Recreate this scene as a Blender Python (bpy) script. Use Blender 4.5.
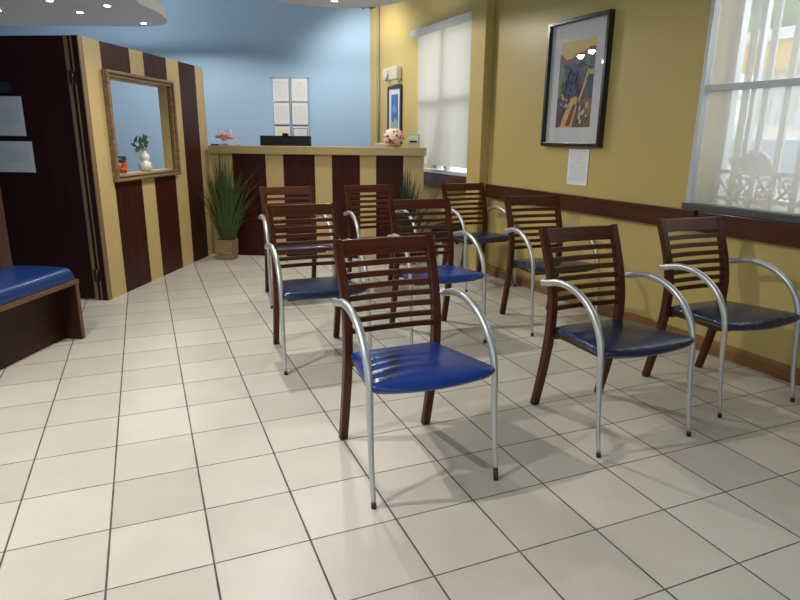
import bpy, bmesh, math, random
from mathutils import Vector, Matrix
random.seed(7)
for o in list(bpy.data.objects): bpy.data.objects.remove(o)
SC = bpy.context.scene
COL = SC.collection
T = 0.31                      # one floor tile in metres; every length below is in tiles
R = math.radians

# ------------------------------------------------------------------ camera
F_PX, PITCH, ROLL, YAW = 604.44, 0.263246, 0.009948, 0.395911
CAM = Vector((2.69886, -6.55346, 4.21134))
fwd = Vector((math.sin(YAW)*math.cos(PITCH), math.cos(YAW)*math.cos(PITCH), -math.sin(PITCH)))
rt = Vector((math.cos(YAW), -math.sin(YAW), 0)); up = rt.cross(fwd)
r2 = rt*math.cos(ROLL) + up*math.sin(ROLL); u2 = -rt*math.sin(ROLL) + up*math.cos(ROLL)
cd = bpy.data.cameras.new('camera'); cam = bpy.data.objects.new('camera', cd); COL.objects.link(cam)
cd.sensor_width = 36; cd.lens = F_PX/800*36; cd.clip_start = 0.05; cd.clip_end = 200
m = Matrix((r2, u2, -fwd)).transposed().to_4x4(); m.translation = CAM*T; cam.matrix_world = m
SC.camera = cam

# ------------------------------------------------------------------ light and exposure
SC.view_settings.view_transform = 'Standard'; SC.view_settings.look = 'None'
SC.view_settings.gamma = 1; SC.view_settings.exposure = 0.14
w = bpy.data.worlds.new('world'); SC.world = w; w.use_nodes = True
wn = w.node_tree; wn.nodes['Background'].inputs[0].default_value = (0.80, 0.90, 1.0, 1); wn.nodes['Background'].inputs[1].default_value = 2.3

def area(name, loc, size, energy, color, target):
    l = bpy.data.lights.new(name, 'AREA'); l.shape = 'RECTANGLE'; l.size, l.size_y = size[0]*T, size[1]*T
    l.energy = energy; l.color = color
    o = bpy.data.objects.new(name, l); COL.objects.link(o); o.location = Vector(loc)*T
    o.rotation_euler = (Vector(target)-Vector(loc)).to_track_quat('-Z', 'Y').to_euler(); return o
# daylight coming in through the entrance glazing on the left; unseen fill lamp added behind the viewer
area('daylight_left_glazing', (-5.6, -0.6, 4.6), (8.5, 5.5), 26, (0.90, 0.95, 1.0), (6, -2, 1.5))
area('fill_behind_viewer', (2.0, -11.2, 4.8), (10, 5.5), 8, (0.95, 0.97, 1.0), (4, 0, 1.5))
# daylight arriving on the windows of the right wall from the street
area('daylight_street_window', (17.0, 0.2, 8.2), (7, 5), 22, (1.0, 0.99, 0.96), (13, 0.4, 5.0))
area('daylight_far_window', (15.2, 13.6, 7.5), (2, 2), 9, (1.0, 0.98, 0.94), (12.4, 13.0, 5.2))

def spot(loc, energy, angle=100, blend=0.35, color=(1.0, 0.97, 0.90), aim=None, rad=0.05, parent=None):
    l = bpy.data.lights.new('downlight_or_fill', 'SPOT'); l.energy = energy; l.spot_size = R(angle); l.spot_blend = blend
    l.color = color; l.shadow_soft_size = rad
    o = bpy.data.objects.new('downlight_or_fill', l); COL.objects.link(o); o.location = Vector(loc)*T
    if aim: o.rotation_euler = (Vector(aim)-Vector(loc)).to_track_quat('-Z', 'Y').to_euler()
    return o

# ------------------------------------------------------------------ material helpers
def new_mat(name):
    mt = bpy.data.materials.new(name); mt.use_nodes = True
    nt = mt.node_tree; return mt, nt, nt.nodes['Principled BSDF']
def plain(name, col, rough=0.5, metal=0.0, bump=0.0, bscale=60, spec=0.5, coat=0.0, var=0.0, emit=0.0, trans=0.0):
    mt, nt, b = new_mat(name)
    b.inputs['Base Color'].default_value = (*col, 1); b.inputs['Roughness'].default_value = rough
    b.inputs['Metallic'].default_value = metal; b.inputs['Specular IOR Level'].default_value = spec
    b.inputs['Coat Weight'].default_value = coat; b.inputs['Coat Roughness'].default_value = 0.12
    b.inputs['Transmission Weight'].default_value = trans
    if emit: b.inputs['Emission Color'].default_value = (*col, 1); b.inputs['Emission Strength'].default_value = emit
    tc = nt.nodes.new('ShaderNodeTexCoord')
    nz = nt.nodes.new('ShaderNodeTexNoise'); nz.inputs['Scale'].default_value = bscale; nz.inputs['Detail'].default_value = 3
    nt.links.new(tc.outputs['Object'], nz.inputs['Vector'])
    if bump:
        bp = nt.nodes.new('ShaderNodeBump'); bp.inputs['Strength'].default_value = bump; bp.inputs['Distance'].default_value = 0.004
        nt.links.new(nz.outputs['Fac'], bp.inputs['Height']); nt.links.new(bp.outputs['Normal'], b.inputs['Normal'])
    if var:
        mx = nt.nodes.new('ShaderNodeMix'); mx.data_type = 'RGBA'
        mx.inputs[6].default_value = (*[c*(1-var) for c in col], 1); mx.inputs[7].default_value = (*[min(1, c*(1+var)) for c in col], 1)
        nt.links.new(nz.outputs['Fac'], mx.inputs[0]); nt.links.new(mx.outputs[2], b.inputs['Base Color'])
    return mt
def wood(name, dark, light, rough=0.3, axis='Z', scale=9.0, coat=0.25, spec=0.5):
    mt, nt, b = new_mat(name)
    tc = nt.nodes.new('ShaderNodeTexCoord'); mp = nt.nodes.new('ShaderNodeMapping')
    s = {'X': (0.06, 1, 1), 'Y': (1, 0.06, 1), 'Z': (1, 1, 0.06)}[axis]; mp.inputs['Scale'].default_value = s
    nz = nt.nodes.new('ShaderNodeTexNoise'); nz.inputs['Scale'].default_value = scale*4; nz.inputs['Detail'].default_value = 6; nz.inputs['Distortion'].default_value = 0.5
    cr = nt.nodes.new('ShaderNodeValToRGB'); cr.color_ramp.elements[0].color = (*dark, 1); cr.color_ramp.elements[1].color = (*light, 1)
    cr.color_ramp.elements[0].position = 0.3; cr.color_ramp.elements[1].position = 0.72
    nt.links.new(tc.outputs['Object'], mp.inputs['Vector']); nt.links.new(mp.outputs['Vector'], nz.inputs['Vector'])
    nt.links.new(nz.outputs['Fac'], cr.inputs['Fac']); nt.links.new(cr.outputs['Color'], b.inputs['Base Color'])
    b.inputs['Roughness'].default_value = rough; b.inputs['Coat Weight'].default_value = coat; b.inputs['Coat Roughness'].default_value = 0.15
    b.inputs['Specular IOR Level'].default_value = spec
    return mt
def text_paper(name, paper, ink, line=0.011, word=0.03, mx_=0.08, mz=0.12, bg2=None, dens=0.55):
    """paper with small unreadable printed lines, laid out in the sheet's own x-z plane (generated coordinates)"""
    mt, nt, b = new_mat(name); N = nt.nodes; L = nt.links
    tc = N.new('ShaderNodeTexCoord'); sp = N.new('ShaderNodeSeparateXYZ'); L.new(tc.outputs['Generated'], sp.inputs[0])
    so = N.new('ShaderNodeSeparateXYZ'); L.new(tc.outputs['Object'], so.inputs[0])
    cb = N.new('ShaderNodeCombineXYZ'); L.new(so.outputs['X'], cb.inputs[0]); L.new(so.outputs['Z'], cb.inputs[1])
    br = N.new('ShaderNodeTexBrick'); br.offset = 0.37; br.inputs['Scale'].default_value = 1.0
    br.inputs['Brick Width'].default_value = word; br.inputs['Row Height'].default_value = line
    br.inputs['Mortar Size'].default_value = line*0.27; br.inputs['Mortar Smooth'].default_value = 0.3
    br.inputs['Color1'].default_value = (1, 1, 1, 1); br.inputs['Color2'].default_value = (0.3, 0.3, 0.3, 1); br.inputs['Mortar'].default_value = (0, 0, 0, 1)
    L.new(cb.outputs[0], br.inputs['Vector'])
    def band(sock, lo, hi):
        a = N.new('ShaderNodeMath'); a.operation = 'GREATER_THAN'; a.inputs[1].default_value = lo; L.new(sock, a.inputs[0])
        c = N.new('ShaderNodeMath'); c.operation = 'LESS_THAN'; c.inputs[1].default_value = hi; L.new(sock, c.inputs[0])
        d = N.new('ShaderNodeMath'); d.operation = 'MULTIPLY'; L.new(a.outputs[0], d.inputs[0]); L.new(c.outputs[0], d.inputs[1]); return d.outputs[0]
    m1 = N.new('ShaderNodeMath'); m1.operation = 'MULTIPLY'; L.new(band(sp.outputs['X'], mx_, 1-mx_), m1.inputs[0]); L.new(band(sp.outputs['Z'], mz, 1-mz), m1.inputs[1])
    m2 = N.new('ShaderNodeMath'); m2.operation = 'MULTIPLY'; L.new(m1.outputs[0], m2.inputs[0]); L.new(br.outputs['Color'], m2.inputs[1])
    m3 = N.new('ShaderNodeMath'); m3.operation = 'MULTIPLY'; m3.inputs[1].default_value = dens; L.new(m2.outputs[0], m3.inputs[0])
    mx = N.new('ShaderNodeMix'); mx.data_type = 'RGBA'; mx.inputs[6].default_value = (*paper, 1); mx.inputs[7].default_value = (*ink, 1)
    L.new(m3.outputs[0], mx.inputs[0]); L.new(mx.outputs[2], b.inputs['Base Color']); b.inputs['Roughness'].default_value = 0.45
    return mt
def veil(name, col, clear, transl=0.5):
    """thin woven cloth: partly open, partly translucent"""
    mt = bpy.data.materials.new(name); mt.use_nodes = True; nt = mt.node_tree; nt.nodes.clear()
    out = nt.nodes.new('ShaderNodeOutputMaterial'); df = nt.nodes.new('ShaderNodeBsdfDiffuse'); tr = nt.nodes.new('ShaderNodeBsdfTranslucent'); tp = nt.nodes.new('ShaderNodeBsdfTransparent')
    df.inputs[0].default_value = (*col, 1); tr.inputs[0].default_value = (*col, 1)
    a = nt.nodes.new('ShaderNodeMixShader'); a.inputs[0].default_value = transl; b = nt.nodes.new('ShaderNodeMixShader'); b.inputs[0].default_value = clear
    nt.links.new(df.outputs[0], a.inputs[1]); nt.links.new(tr.outputs[0], a.inputs[2])
    nt.links.new(a.outputs[0], b.inputs[1]); nt.links.new(tp.outputs[0], b.inputs[2]); nt.links.new(b.outputs[0], out.inputs[0])
    return mt
def floor_mat():
    mt, nt, b = new_mat('floor_tiles'); N = nt.nodes; L = nt.links
    def M(op, a, bb=None):
        n = N.new('ShaderNodeMath'); n.operation = op
        for i, v in enumerate((a, bb)):
            if v is None: continue
            if isinstance(v, (int, float)): n.inputs[i].default_value = v
            else: L.new(v, n.inputs[i])
        return n.outputs[0]
    tc = N.new('ShaderNodeTexCoord'); sp = N.new('ShaderNodeSeparateXYZ'); L.new(tc.outputs['Object'], sp.inputs[0])
    x = M('MULTIPLY', sp.outputs['X'], 1/T); y = M('MULTIPLY', sp.outputs['Y'], 1/T)
    def dist(v): f = M('FRACT', M('ADD', v, 100.0)); return M('MINIMUM', f, M('SUBTRACT', 1.0, f))
    wob = N.new('ShaderNodeTexNoise'); wob.inputs['Scale'].default_value = 9; L.new(tc.outputs['Object'], wob.inputs['Vector'])
    wv = M('MULTIPLY', wob.outputs['Fac'], 0.006)
    gx = M('LESS_THAN', dist(x), M('ADD', 0.0075, wv)); gy = M('LESS_THAN', dist(y), M('ADD', 0.0052, wv))
    g = M('MAXIMUM', gx, gy)
    cell = N.new('ShaderNodeCombineXYZ'); L.new(M('FLOOR', x), cell.inputs[0]); L.new(M('FLOOR', y), cell.inputs[1])
    wn_ = N.new('ShaderNodeTexWhiteNoise'); wn_.noise_dimensions = '2D'; L.new(cell.outputs[0], wn_.inputs['Vector'])
    nz = N.new('ShaderNodeTexNoise'); nz.inputs['Scale'].default_value = 160; nz.inputs['Detail'].default_value = 4; L.new(tc.outputs['Object'], nz.inputs['Vector'])
    nl = N.new('ShaderNodeTexNoise'); nl.inputs['Scale'].default_value = 5; nl.inputs['Detail'].default_value = 3; L.new(tc.outputs['Object'], nl.inputs['Vector'])
    v = M('ADD', M('ADD', M('MULTIPLY', wn_.outputs['Value'], 0.25), M('MULTIPLY', nz.outputs['Fac'], 0.45)), M('MULTIPLY', nl.outputs['Fac'], 0.30))
    cr = N.new('ShaderNodeValToRGB'); cr.color_ramp.elements[0].position = 0.2; cr.color_ramp.elements[1].position = 0.85
    cr.color_ramp.elements[0].color = (0.50, 0.455, 0.39, 1); cr.color_ramp.elements[1].color = (0.74, 0.69, 0.605, 1); L.new(v, cr.inputs['Fac'])
    mx = N.new('ShaderNodeMix'); mx.data_type = 'RGBA'; L.new(g, mx.inputs[0]); L.new(cr.outputs['Color'], mx.inputs[6])
    gc = N.new('ShaderNodeMix'); gc.data_type = 'RGBA'; gc.inputs[6].default_value = (0.075, 0.065, 0.05, 1); gc.inputs[7].default_value = (0.15, 0.13, 0.11, 1)
    gn = N.new('ShaderNodeTexNoise'); gn.inputs['Scale'].default_value = 22; L.new(tc.outputs['Object'], gn.inputs['Vector'])
    gr = N.new('ShaderNodeMapRange'); gr.inputs[1].default_value = 0.4; gr.inputs[2].default_value = 0.7; L.new(gn.outputs['Fac'], gr.inputs[0]); L.new(gr.outputs[0], gc.inputs[0])
    L.new(gc.outputs[2], mx.inputs[7]); L.new(mx.outputs[2], b.inputs['Base Color'])
    rr = M('ADD', 0.33, M('ADD', M('MULTIPLY', nz.outputs['Fac'], 0.10), M('MULTIPLY', g, 0.4))); L.new(rr, b.inputs['Roughness'])
    bp = N.new('ShaderNodeBump'); bp.inputs['Strength'].default_value = 0.35; bp.inputs['Distance'].default_value = 0.0015
    L.new(M('SUBTRACT', M('MULTIPLY', nz.outputs['Fac'], 0.12), g), bp.inputs['Height']); L.new(bp.outputs['Normal'], b.inputs['Normal'])
    b.inputs['Specular IOR Level'].default_value = 0.45
    return mt
def wall_paint(name, col, bump=0.25, rough=0.38, spec=0.35):
    mt, nt, b = new_mat(name); N = nt.nodes; L = nt.links
    tc = N.new('ShaderNodeTexCoord'); nz = N.new('ShaderNodeTexNoise'); nz.inputs['Scale'].default_value = 9; nz.inputs['Detail'].default_value = 5
    L.new(tc.outputs['Object'], nz.inputs['Vector'])
    n2 = N.new('ShaderNodeTexNoise'); n2.inputs['Scale'].default_value = 1.2; L.new(tc.outputs['Object'], n2.inputs['Vector'])
    mx = N.new('ShaderNodeMix'); mx.data_type = 'RGBA'; mx.inputs[6].default_value = (*[c*0.94 for c in col], 1); mx.inputs[7].default_value = (*[min(1, c*1.05) for c in col], 1)
    L.new(n2.outputs['Fac'], mx.inputs[0]); L.new(mx.outputs[2], b.inputs['Base Color'])
    bp = N.new('ShaderNodeBump'); bp.inputs['Strength'].default_value = bump; bp.inputs['Distance'].default_value = 0.012
    L.new(nz.outputs['Fac'], bp.inputs['Height']); L.new(bp.outputs['Normal'], b.inputs['Normal'])
    b.inputs['Roughness'].default_value = rough; b.inputs['Specular IOR Level'].default_value = spec
    return mt

M = {}
M['floor'] = floor_mat()
M['yellow'] = wall_paint('yellow_wall_paint', (0.545, 0.42, 0.155))
M['blue'] = wall_paint('blue_wall_paint', (0.37, 0.53, 0.73), bump=0.1, rough=0.55, spec=0.2)
M['cream'] = plain('cream_laminate', (0.56, 0.41, 0.185), 0.42, var=0.05, bscale=20)
M['maroon'] = wood('maroon_laminate', (0.026, 0.005, 0.004), (0.060, 0.011, 0.008), 0.42, 'Z', 6, 0.0, 0.2)
M['door_wood'] = wood('dark_door_laminate', (0.015, 0.002, 0.002), (0.034, 0.004, 0.004), 0.45, 'Z', 6, 0.0, 0.2)
M['counter_top'] = plain('counter_laminate', (0.44, 0.33, 0.15), 0.42, var=0.06, bscale=25)
M['rail'] = wood('rail_wood', (0.045, 0.011, 0.004), (0.095, 0.026, 0.008), 0.32, 'X', 6)
M['base'] = wood('baseboard_wood', (0.20, 0.085, 0.025), (0.34, 0.16, 0.055), 0.4, 'X', 6)
M['chair_wood'] = wood('chair_wood', (0.040, 0.0085, 0.003), (0.092, 0.021, 0.006), 0.36, 'Z', 7, 0.05, 0.32)
M['chair_wood_x'] = wood('chair_rail_wood', (0.045, 0.009, 0.003), (0.115, 0.027, 0.007), 0.36, 'X', 7, 0.05, 0.32)
M['tube'] = plain('silver_painted_steel', (0.58, 0.59, 0.60), 0.40, 0.8)
M['rubber'] = plain('black_rubber', (0.012, 0.010, 0.010), 0.5)
M['brown_cap'] = plain('brown_rubber', (0.045, 0.016, 0.012), 0.5)
M['seat_royal'] = plain('royal_blue_vinyl', (0.006, 0.040, 0.235), 0.32, bump=0.12, bscale=45, coat=0.15)
M['seat_navy'] = plain('navy_blue_vinyl', (0.007, 0.020, 0.070), 0.27, bump=0.18, bscale=45, coat=0.2)
M['seat_dark'] = plain('dark_navy_vinyl', (0.007, 0.020, 0.058), 0.30, bump=0.15, bscale=45, coat=0.2)
M['bench_vinyl'] = plain('bench_blue_vinyl', (0.006, 0.036, 0.17), 0.33, bump=0.12, bscale=30, coat=0.1)
M['bench_wood'] = wood('bench_wood', (0.024, 0.007, 0.004), (0.052, 0.015, 0.007), 0.45, 'X', 6, 0.0, 0.25)
M['bench_edge'] = wood('bench_edge_wood', (0.10, 0.045, 0.018), (0.17, 0.08, 0.03), 0.4, 'X', 6, 0.1)
M['white'] = plain('white_plaster', (0.86, 0.86, 0.86), 0.7)
M['cloud'] = plain('suspended_ceiling_paint', (0.72, 0.70, 0.80), 0.8)
M['ceiling'] = plain('ceiling_paint', (0.42, 0.52, 0.62), 0.8)
M['alu'] = plain('window_aluminium', (0.66, 0.68, 0.70), 0.35, 0.35)
M['alu_dark'] = plain('grey_window_sill', (0.10, 0.108, 0.11), 0.4, 0.3)
M['black'] = plain('black_frame', (0.008, 0.008, 0.009), 0.3, coat=0.2)
M['mat'] = plain('mount_board', (0.60, 0.61, 0.64), 0.6)
M['grille'] = plain('white_painted_iron', (0.78, 0.77, 0.74), 0.6)
M['gold'] = wood('antique_gilt_frame', (0.14, 0.075, 0.035), (0.34, 0.22, 0.11), 0.4, 'X', 10, 0.1)
M['trim_beige'] = plain('beige_edge_strip', (0.23, 0.15, 0.085), 0.4, 0.2)
M['hinge'] = plain('dark_brass', (0.06, 0.035, 0.02), 0.35, 0.8)
M['emitter'] = plain('lamp_glow', (1.0, 0.96, 0.88), 0.5, emit=14)
M['chrome'] = plain('lamp_ring', (0.7, 0.7, 0.7), 0.25, 0.9)
M['veil'] = veil('sheer_screen_cloth', (0.80, 0.79, 0.75), 0.60, 0.6)
M['blind'] = veil('roller_blind_cloth', (0.54, 0.52, 0.475), 0.03, 0.62)
M['white_plastic'] = plain('white_plastic', (0.55, 0.52, 0.44), 0.5)
M['black_bag'] = plain('black_bin_bag', (0.008, 0.008, 0.009), 0.28, bump=1.0, bscale=25)
M['leaf'] = plain('grass_blade_green', (0.060, 0.095, 0.022), 0.5, var=0.6, bscale=30)
M['leaf_dark'] = plain('dark_leaf_green', (0.022, 0.050, 0.020), 0.5, var=0.4, bscale=30)
M['pale_leaf'] = plain('pale_leaf_green', (0.33, 0.36, 0.22), 0.5)
M['porcelain'] = plain('white_porcelain', (0.80, 0.80, 0.80), 0.2, coat=0.3)
M['porcelain_blue'] = plain('blue_porcelain_paint', (0.12, 0.16, 0.30), 0.25)
M['orange'] = plain('orange_petals', (0.75, 0.13, 0.02), 0.5)
M['pink'] = plain('pink_petals', (0.80, 0.28, 0.25), 0.5)
M['red_flower'] = plain('red_petals', (0.45, 0.05, 0.05), 0.5)
M['cream_petal'] = plain('cream_petals', (0.80, 0.66, 0.52), 0.6)
M['glass'] = plain('clear_glass', (0.9, 0.95, 1.0), 0.05, trans=1.0)
M['monitor'] = plain('black_plastic', (0.006, 0.007, 0.009), 0.45)
M['paper'] = text_paper('printed_notice', (0.78, 0.78, 0.80), (0.30, 0.30, 0.33))
M['paper_dim'] = text_paper('printed_door_notice', (0.62, 0.65, 0.72), (0.22, 0.24, 0.30), line=0.012, word=0.02, mx_=0.12, mz=0.3)
M['paper_warm'] = text_paper('printed_certificate', (0.78, 0.76, 0.66), (0.35, 0.33, 0.35))
M['paper_blue'] = plain('certificate_border_blue', (0.10, 0.22, 0.50), 0.5)
M['plaque'] = text_paper('dark_plaque', (0.012, 0.014, 0.030), (0.05, 0.055, 0.09), line=0.018, word=0.02, mx_=0.08, mz=0.3)

def wicker():
    mt, nt, b = new_mat('woven_wicker'); N = nt.nodes; L = nt.links
    tc = N.new('ShaderNodeTexCoord'); br = N.new('ShaderNodeTexBrick'); br.inputs['Scale'].default_value = 1
    sp = N.new('ShaderNodeSeparateXYZ'); L.new(tc.outputs['Object'], sp.inputs[0]); ad = N.new('ShaderNodeMath'); L.new(sp.outputs['X'], ad.inputs[0]); L.new(sp.outputs['Y'], ad.inputs[1])
    cb = N.new('ShaderNodeCombineXYZ'); L.new(ad.outputs[0], cb.inputs[0]); L.new(sp.outputs['Z'], cb.inputs[1]); L.new(cb.outputs[0], br.inputs['Vector'])
    br.inputs['Brick Width'].default_value = 0.035; br.inputs['Row Height'].default_value = 0.016; br.inputs['Mortar Size'].default_value = 0.003; br.inputs['Mortar Smooth'].default_value = 0.8
    br.inputs['Color1'].default_value = (0.34, 0.22, 0.10, 1); br.inputs['Color2'].default_value = (0.46, 0.32, 0.16, 1); br.inputs['Mortar'].default_value = (0.08, 0.04, 0.02, 1)
    L.new(br.outputs['Color'], b.inputs['Base Color']); bp = N.new('ShaderNodeBump'); bp.inputs['Distance'].default_value = 0.004; bp.invert = True
    L.new(br.outputs['Fac'], bp.inputs['Height']); L.new(bp.outputs['Normal'], b.inputs['Normal']); b.inputs['Roughness'].default_value = 0.7
    return mt
M['wicker'] = wicker()

# ------------------------------------------------------------------ mesh helpers (all in tiles)
def box(bm, lo, hi, mi=0, rz=0.0):
    vs = [bm.verts.new((x, y, z)) for z in (lo[2], hi[2]) for y in (lo[1], hi[1]) for x in (lo[0], hi[0])]
    for f in ((0, 2, 3, 1), (4, 5, 7, 6), (0, 1, 5, 4), (2, 6, 7, 3), (0, 4, 6, 2), (1, 3, 7, 5)):
        fc = bm.faces.new([vs[i] for i in f]); fc.material_index = mi
    if rz:
        c = Vector(((lo[0]+hi[0])/2, (lo[1]+hi[1])/2, 0)); bmesh.ops.rotate(bm, verts=vs, cent=c, matrix=Matrix.Rotation(rz, 3, 'Z'))
    return vs
def prism(bm, poly, h0, h1, axis='Z', mi=0):
    """extrude a 2-D outline; axis Z: poly is (x,y); axis X: poly is (y,z); axis Y: poly is (x,z)"""
    P = {'Z': lambda a, b, h: (a, b, h), 'X': lambda a, b, h: (h, a, b), 'Y': lambda a, b, h: (a, h, b)}[axis]
    A = [bm.verts.new(P(a, b, h0)) for a, b in poly]; B = [bm.verts.new(P(a, b, h1)) for a, b in poly]; n = len(poly)
    for f in [A[::-1], B] + [[A[i], A[(i+1) % n], B[(i+1) % n], B[i]] for i in range(n)]:
        fc = bm.faces.new(f); fc.material_index = mi
def catmull(pts, k=6):
    P = [Vector(p) for p in pts]; P = [2*P[0]-P[1]] + P + [2*P[-1]-P[-2]]; out = []
    for i in range(1, len(P)-2):
        for j in range(k):
            t = j/k; a, b, c, d = P[i-1], P[i], P[i+1], P[i+2]
            out.append(0.5*((2*b)+(c-a)*t+(2*a-5*b+4*c-d)*t*t+(3*b-a-3*c+d)*t**3))
    return out+[P[-2]]
def tube(bm, pts, r, seg=12, mi=0, cap=True):
    pts = [Vector(p) for p in pts]; n = len(pts); rings = []
    t0 = (pts[1]-pts[0]).normalized(); ref = Vector((1, 0, 0)) if abs(t0.x) < 0.9 else Vector((0, 1, 0)); nv = t0.cross(ref).normalized()
    for i, p in enumerate(pts):
        t = (pts[min(i+1, n-1)]-pts[max(i-1, 0)]).normalized(); nv = (nv - t*nv.dot(t)).normalized(); bv = t.cross(nv)
        rr = r(i/(n-1)) if callable(r) else r
        rings.append([bm.verts.new(p+(nv*math.cos(2*math.pi*j/seg)+bv*math.sin(2*math.pi*j/seg))*rr) for j in range(seg)])
    for a, b in zip(rings, rings[1:]):
        for j in range(seg):
            f = bm.faces.new((a[j], a[(j+1) % seg], b[(j+1) % seg], b[j])); f.smooth = True; f.material_index = mi
    if cap:
        for rg in (rings[0][::-1], rings[-1]): bm.faces.new(rg).material_index = mi
def lathe(bm, prof, c=(0, 0, 0), seg=20, mi=0, flip=None):
    c = Vector(c); rings = []
    for r, z in prof: rings.append([bm.verts.new(c+Vector((max(r, 1e-4)*math.cos(2*math.pi*j/seg), max(r, 1e-4)*math.sin(2*math.pi*j/seg), z))) for j in range(seg)])
    for a, b in zip(rings, rings[1:]):
        for j in range(seg):
            f = bm.faces.new((a[j], a[(j+1) % seg], b[(j+1) % seg], b[j])); f.smooth = True; f.material_index = mi
    bm.faces.new(rings[0][::-1]).material_index = mi; bm.faces.new(rings[-1]).material_index = mi
def sphere(bm, c, r, mi=0, sub=2, sc=(1, 1, 1)):
    res = bmesh.ops.create_icosphere(bm, subdivisions=sub, radius=r)
    for v in res['verts']: v.co = Vector((v.co.x*sc[0], v.co.y*sc[1], v.co.z*sc[2]))+Vector(c)
    for v in res['verts']:
        for f in v.link_faces: f.smooth = True; f.material_index = mi
def B(): return bmesh.new()
def obj(name, bm, mats, parent=None, loc=(0, 0, 0), rz=0.0, bevel=0.0, label=None, cat=None, group=None, kind=None, smooth=False, rx=0.0):
    bmesh.ops.recalc_face_normals(bm, faces=bm.faces)
    for v in bm.verts: v.co *= T
    me = bpy.data.meshes.new(name); bm.to_mesh(me); bm.free()
    for mt in (mats if isinstance(mats, (list, tuple)) else [mats]): me.materials.append(mt)
    if smooth:
        for p in me.polygons: p.use_smooth = True
    o = bpy.data.objects.new(name, me); COL.objects.link(o)
    o.location = Vector(loc)*T; o.rotation_euler = (rx, 0, rz); o.parent = parent
    if bevel:
        md = o.modifiers.new('bevel', 'BEVEL'); md.width = bevel*T; md.segments = 2; md.limit_method = 'ANGLE'; md.angle_limit = R(35); md.harden_normals = False
    for k, v in (('label', label), ('category', cat), ('group', group), ('kind', kind)):
        if v: o[k] = v
    return o
def thing(name, label, cat, loc=(0, 0, 0), rz=0.0, group=None, kind=None):
    o = bpy.data.objects.new(name, None); COL.objects.link(o); o.location = Vector(loc)*T; o.rotation_euler = (0, 0, rz); o.empty_display_size = 0.05
    for k, v in (('label', label), ('category', cat), ('group', group), ('kind', kind)):
        if v: o[k] = v
    return o
def copy_tree(o, parent=None):
    c = o.copy(); COL.objects.link(c); c.parent = parent
    for ch in [x for x in o.children]: copy_tree(ch, c)
    return c
def at(base, rz, x, y, z=0.0):
    c, s = math.cos(rz), math.sin(rz); return (base[0]+x*c-y*s, base[1]+x*s+y*c, base[2]+z if len(base) > 2 else z)

# frames: right wall (local -y faces the room, local x = minus distance along the wall), booth panel, booth door, back wall, counter
RW = -R(87.01)
def rw(y, z=0.0, off=0.0): return (13.17-0.0522*y-off*0.9986, y-off*0.0522, z)
PO, PR = (1.63, 10.62, 0), math.atan2(0.8747, 0.4846)
DO, DR = (1.56, 10.49, 0), -R(28.4)
KO, KR = (12.16, 19.33, 0), -R(28.36)
CO, CR = (4.80, 16.08, 0), -R(28.4)

# ------------------------------------------------------------------ room shell
CEIL = 10.6
bm = B(); box(bm, (-14, -13, -0.4), (14.2, 34, 0)); obj('floor', bm, M['floor'], kind='structure')
bm = B(); box(bm, (-14, -13, CEIL), (14.4, 34, CEIL+0.4)); obj('ceiling', bm, M['ceiling'], kind='structure')
WT = 1.0                                     # wall thickness
W1 = (-2.2, 2.80, 2.86, 7.9)                 # window 1: y0, y1, z0, z1
W2 = (11.05, 14.95, 2.99, 7.85)              # window 2
bm = B()                                     # frame origin at rw(0); local x = -y
def seg(y0, y1, z0, z1): box(bm, (-y1, 0, z0), (-y0, WT, z1))
seg(-13, W1[0], 0, CEIL); seg(W1[0], W1[1], 0, W1[2]); seg(W1[0], W1[1], W1[3], CEIL)
seg(W1[1], W2[0], 0, CEIL); seg(W2[0], W2[1], 0, W2[2]); seg(W2[0], W2[1], W2[3], CEIL); seg(W2[1], 20.5, 0, CEIL)
obj('wall_right', bm, M['yellow'], loc=rw(0), rz=RW, kind='structure')
bm = B(); box(bm, (-10.98, -0.32, 0), (-10.20, 0.0, CEIL)); obj('wall_pilaster', bm, M['yellow'], loc=rw(0), rz=RW, kind='structure', bevel=0.02)
bm = B(); box(bm, (-19.5, -0.1, 0), (-18.75, 0.0, CEIL)); obj('wall_corner_pilaster', bm, M['yellow'], loc=rw(0), rz=RW, kind='structure')
bm = B(); box(bm, (-29, 0, 0), (0.4, 0.5, CEIL)); obj('wall_back', bm, M['blue'], loc=KO, rz=KR, kind='structure')
bm = B(); box(bm, (-14, -13, 0), (-13.6, 34, CEIL)); obj('wall_side', bm, M['blue'], kind='structure')
# wall behind the viewer, with an unseen glazed opening added for daylight
bm = B()
box(bm, (-14, -12.4, 0), (14, -12.0, 1.2)); box(bm, (-14, -12.4, 7.8), (14, -12.0, CEIL)); box(bm, (-14, -12.4, 1.2), (-4, -12, 7.8)); box(bm, (8, -12.4, 1.2), (14, -12, 7.8))
obj('wall_front', bm, M['yellow'], kind='structure')
bm = B(); box(bm, (-4, -12.25, 1.2), (8, -12.2, 7.8)); obj('window_3', bm, veil('added_frosted_glass', (0.75, 0.85, 0.9), 0.2, 0.6), kind='structure')
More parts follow.
